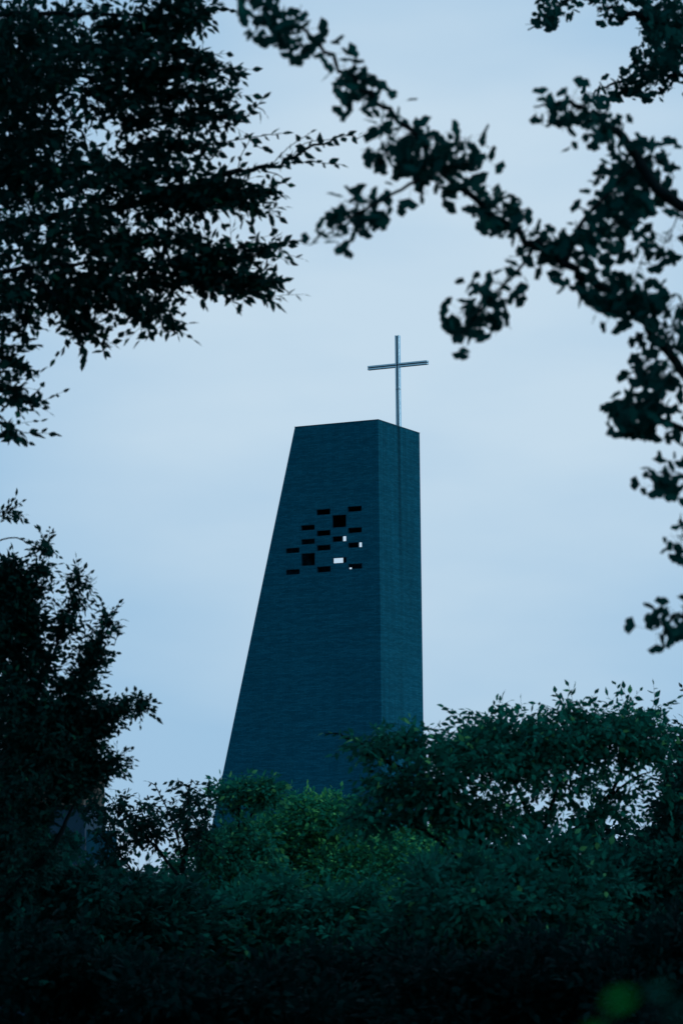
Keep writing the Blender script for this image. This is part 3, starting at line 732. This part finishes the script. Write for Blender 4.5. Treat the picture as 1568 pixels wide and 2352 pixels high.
tree('cherry_tree', 'spreading tree with drooping narrow leaves in front of the right foot of the tower', 'tree', b, R1,
     [(1200, 1705, 160, 50, -5, 24, 1.0, 148), (1330, 1700, 150, 60, 5, 24, 1.0, 162), (1080, 1760, 130, 55, -10, 23.8, 1.0, 114), (930, 1770, 80, 55, 30, 23.7, .6, 81),
      (1460, 1690, 75, 60, -20, 24, .8, 67), (1250, 1800, 230, 45, 0, 24, 1.1, 74), (1010, 1850, 150, 45, 10, 23.6, .8, 81), (1200, 1880, 200, 35, 0, 24, 1, 48), (1400, 1850, 110, 60, 0, 24, .8, 40), (1000, 1900, 140, 35, 0, 23.4, .6, 67),
      (850, 1725, 40, 22, 20, 23.6, .2, 16), (920, 1700, 50, 30, 0, 23.7, .3, 16), (1020, 1715, 35, 25, 0, 23.8, .3, 10), (1130, 1660, 35, 25, 0, 24, .3, 9), (1290, 1640, 40, 25, 0, 24, .3, 9), (840, 1880, 60, 14, 0, 23.4, .3, 16)],
     PW, LEAF_GREEN, .084, 0, .036, 41, droop=.22, mode='alt', maxtw=.32, young=.03, tone_shift=-.12, shoots=3, shoot_len=.24, dens=.78, clump=.14)

# right edge tree
b = wbase(1640, 27)
tree('evergreen_tree', 'dense dark tree cut by the right edge beyond the spreading cherry tree', 'tree', b,
     [([w(b), (1640, 2500, 27), (1630, 2100, 27), (1620, 1800, 27), (1610, 1680, 27)], .15, .03, False),
      ([(1640, 1700, 26.5), (1600, 1640, 26.5), (1566, 1580, 26.5)], .02, .003, True)],
     [(1570, 1850, 70, 100, 0, 27, 1.2, 170), (1560, 1970, 110, 90, 0, 27, 1.2, 170), (1600, 1740, 50, 80, 0, 27, .8, 70)],
     PT, LEAF_DARK, .075, 0, .03, 51, droop=.1, mode='alt', maxtw=.3, young=.01)

# light green shrubs in front of the tower
def shrub(name, label, px, d, blobs, mat, size, seed, young=.1, tone=0.0, spacing=.03, limbsx=(), spray=6, cat='shrub', leaf=SM, droop=.0, maxtw=.3):
    b = wbase(px, d)
    rs = np.random.RandomState(seed + 900); blobs = list(blobs)
    if spray:
        for q in list(blobs):
            for _ in range(spray):
                an = rs.uniform(-2.8, -.35); rr = rs.uniform(.92, 1.12); ln_ = rs.uniform(.22, .50) * q[3]
                blobs.append((q[0] + math.cos(an) * q[2] * rr, q[1] + math.sin(an) * q[3] * rr, ln_ * 1.1, ln_ * .5, math.degrees(an) * .7 + rs.uniform(-20, 20), q[5] + rs.uniform(-.7, .2) * q[6], q[6] * .25, 9))
    nb = 5
    cx = np.mean([q[0] for q in blobs]); 
    limbs = [([w(b), (px, blobs[0][1] + blobs[0][3] * 3, d), (blobs[0][0], blobs[0][1] + blobs[0][3] * .8, d)], .07, .02, False)]
    for q in blobs[:nb]:
        limbs.append(([(blobs[0][0], blobs[0][1] + blobs[0][3] * .9, d), ((blobs[0][0] + q[0]) / 2, q[1] + q[3] * .8, q[5]), (q[0], q[1] + q[3] * .1, q[5])], .025, .006, False))
    return tree(name, label, cat, b, limbs + list(limbsx), blobs, leaf, mat, size, 0, spacing, seed, droop=droop, mode='alt', maxtw=maxtw, young=young, tone_shift=tone, clump=.0055 * d if spray else 0)
shrub('green_tree', 'bright green small-leaved tree crown in front of the middle of the tower foot', 740, 34,
      [(720, 1970, 120, 100, 0, 34, 1.2, 300), (620, 1990, 90, 90, 0, 34, 1.0, 170), (700, 1875, 60, 28, 0, 34, .4, 46), (765, 1885, 28, 26, 0, 34, .3, 16), (840, 2030, 120, 90, 0, 33.5, 1, 230)],
      LEAF_BRIGHT, .075, 61, young=.14, cat='tree', spacing=.035)
shrub('leafy_tree', 'muted green bushy tree crown in front of the right foot of the tower', 920, 38,
      [(900, 1975, 110, 75, 0, 38, 1.2, 250), (840, 1955, 60, 45, 0, 38, .8, 80), (990, 1995, 90, 75, 0, 38, 1, 160), (1090, 2040, 110, 80, 0, 38, 1, 160)],
      LEAF_BRIGHT, .085, 62, young=.08, tone=0, cat='tree', spacing=.04)
shrub('leafy_tree', 'loose green tree crown overlapping the lower left edge of the tower', 560, 31,
      [(545, 1975, 62, 60, 0, 31, .8, 90), (550, 1845, 42, 32, 0, 31, .4, 16), (605, 1850, 14, 36, 10, 31, .3, 8), (520, 2060, 110, 110, 0, 31, 1.2, 220)],
      LEAF_GREEN, .085, 63, young=.05, tone=.1, cat='tree', leaf=PT, droop=.2, spacing=.04)
# dark trees massed along the bottom
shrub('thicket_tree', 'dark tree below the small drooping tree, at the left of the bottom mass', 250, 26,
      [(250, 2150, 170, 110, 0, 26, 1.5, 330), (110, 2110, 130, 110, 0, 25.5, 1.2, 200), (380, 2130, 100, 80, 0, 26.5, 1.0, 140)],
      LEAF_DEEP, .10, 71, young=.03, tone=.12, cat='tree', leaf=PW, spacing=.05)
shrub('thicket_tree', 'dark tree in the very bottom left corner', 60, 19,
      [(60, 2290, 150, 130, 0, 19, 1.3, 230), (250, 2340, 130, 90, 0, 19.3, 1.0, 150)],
      LEAF_PAINTED_SHADE, .085, 72, young=.02, cat='tree', leaf=PW, spacing=.045)
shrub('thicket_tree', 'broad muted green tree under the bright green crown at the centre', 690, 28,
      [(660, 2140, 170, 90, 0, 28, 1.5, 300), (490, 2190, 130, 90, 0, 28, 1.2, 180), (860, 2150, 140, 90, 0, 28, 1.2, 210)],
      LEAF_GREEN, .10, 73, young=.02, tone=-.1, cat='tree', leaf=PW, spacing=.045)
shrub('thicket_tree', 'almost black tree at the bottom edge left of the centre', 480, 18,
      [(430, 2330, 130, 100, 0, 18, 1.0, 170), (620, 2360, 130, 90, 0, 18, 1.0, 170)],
      LEAF_PAINTED_SHADE, .085, 74, young=.0, tone=-.1, cat='tree', leaf=PW, spacing=.045)
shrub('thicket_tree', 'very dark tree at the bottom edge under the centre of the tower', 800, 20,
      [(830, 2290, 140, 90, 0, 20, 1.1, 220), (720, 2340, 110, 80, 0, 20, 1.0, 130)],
      LEAF_PAINTED_SHADE, .09, 78, young=.0, tone=-.05, cat='tree', leaf=PW, spacing=.045)
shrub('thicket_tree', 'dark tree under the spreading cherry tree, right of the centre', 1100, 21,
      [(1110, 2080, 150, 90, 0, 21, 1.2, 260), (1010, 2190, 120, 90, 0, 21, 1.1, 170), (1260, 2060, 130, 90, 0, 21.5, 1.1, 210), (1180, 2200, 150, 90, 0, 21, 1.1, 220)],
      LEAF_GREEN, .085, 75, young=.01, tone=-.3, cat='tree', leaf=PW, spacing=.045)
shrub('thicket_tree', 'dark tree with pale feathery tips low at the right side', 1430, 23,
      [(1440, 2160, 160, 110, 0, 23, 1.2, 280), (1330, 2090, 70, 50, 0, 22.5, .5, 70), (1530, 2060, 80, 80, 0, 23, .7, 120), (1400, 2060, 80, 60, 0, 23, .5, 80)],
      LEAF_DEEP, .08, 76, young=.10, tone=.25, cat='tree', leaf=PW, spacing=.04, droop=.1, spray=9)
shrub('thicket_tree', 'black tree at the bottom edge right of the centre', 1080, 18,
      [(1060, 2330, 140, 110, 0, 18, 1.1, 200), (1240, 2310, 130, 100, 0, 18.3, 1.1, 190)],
      LEAF_PAINTED_SHADE, .085, 77, young=.0, tone=-.15, cat='tree', leaf=PW, spacing=.045)
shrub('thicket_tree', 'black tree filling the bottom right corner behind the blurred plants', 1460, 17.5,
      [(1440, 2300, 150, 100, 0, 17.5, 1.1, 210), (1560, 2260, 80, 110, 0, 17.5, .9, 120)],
      LEAF_PAINTED_SHADE, .08, 79, young=.0, tone=-.1, cat='tree', leaf=PW, spacing=.045)
# a farther row closing the view under the crowns
for i, (px, py, d, rx, lab) in enumerate(((90, 2040, 60, 170, 'left of the sloping hall roof'), (390, 2135, 62, 120, 'below the sloping hall roof'), (640, 2010, 64, 150, 'behind the loose green crown'),
                                      (900, 2000, 60, 160, 'behind the grey green bushy crown'), (1160, 1990, 66, 160, 'behind the spreading cherry tree'), (1450, 1980, 62, 170, 'behind the feathery-tipped tree'))):
    shrub('distant_tree', 'distant dark tree crown ' + lab, px, d, [(px, py, rx, 95, 0, d, 3.0, 230), (px + 20, py + 150, rx, 110, 0, d, 3.0, 230)],
          LEAF_DEEP, .22, 80 + i, young=.02, cat='tree', leaf=SM, spacing=.14, maxtw=1.2)
# out of focus sprigs close to the camera at the lower right
def sprig(label, px, py, d, sz, n, seed, spread, mat):
    rs = np.random.RandomState(seed)
    b = at(px + 10, 2352, d); b = np.array([b[0], b[1], ground_z(b[1])])
    r = empty('garden_plant', b, label, 'plant')
    tip = at(px, py, d)
    stem = spline([b, (b + tip) / 2 + rt * .03, tip], 12)
    link_mesh('stem', arr_mesh(*tube_arrays([(stem, np.linspace(.006, .002, len(stem)))], 6), True), BARK, r)
    pos, dr = [], []
    for i in range(n):
        s = 1 - .22 * (i / n) ** 1.0
        k = s * (len(stem) - 1); p = stem[int(k)] * (1 - k % 1) + stem[min(int(k) + 1, len(stem) - 1)] * (k % 1)
        a = i * 2.4
        pos.append(p); dr.append([math.cos(a) * spread, math.sin(a) * spread, .35])
    pos, dr = np.array(pos), np.array(dr)
    link_mesh('foliage', leaf_mesh(T_POINTED(.34), pos, dr, np.array([0, -.6, 1.0]) + rs.normal(0, .3, (n, 3)), sz * rs.uniform(.8, 1.1, n), rs.uniform(.3, .9, n)), mat, r)
sprig('blurred bright green plant close to the lens at the bottom right', 1392, 2312, 1.45, .017, 18, 3, .6, LEAF_NEAR)
sprig('fainter blurred plant at the right end of the bottom edge', 1535, 2335, 1.5, .016, 7, 4, .6, LEAF_DARK)
sprig('small faint blurred shoot between two blurred plants at the bottom right', 1492, 2285, 1.6, .012, 6, 5, .6, LEAF_GREEN)

for o in bpy.data.objects:
    if o.parent is None and o.name.startswith('distant_tree'): o['group'] = 'distant trees closing the view'
    if o.parent is None and o.name.startswith('thicket_tree'): o['group'] = 'dark trees massed along the bottom'
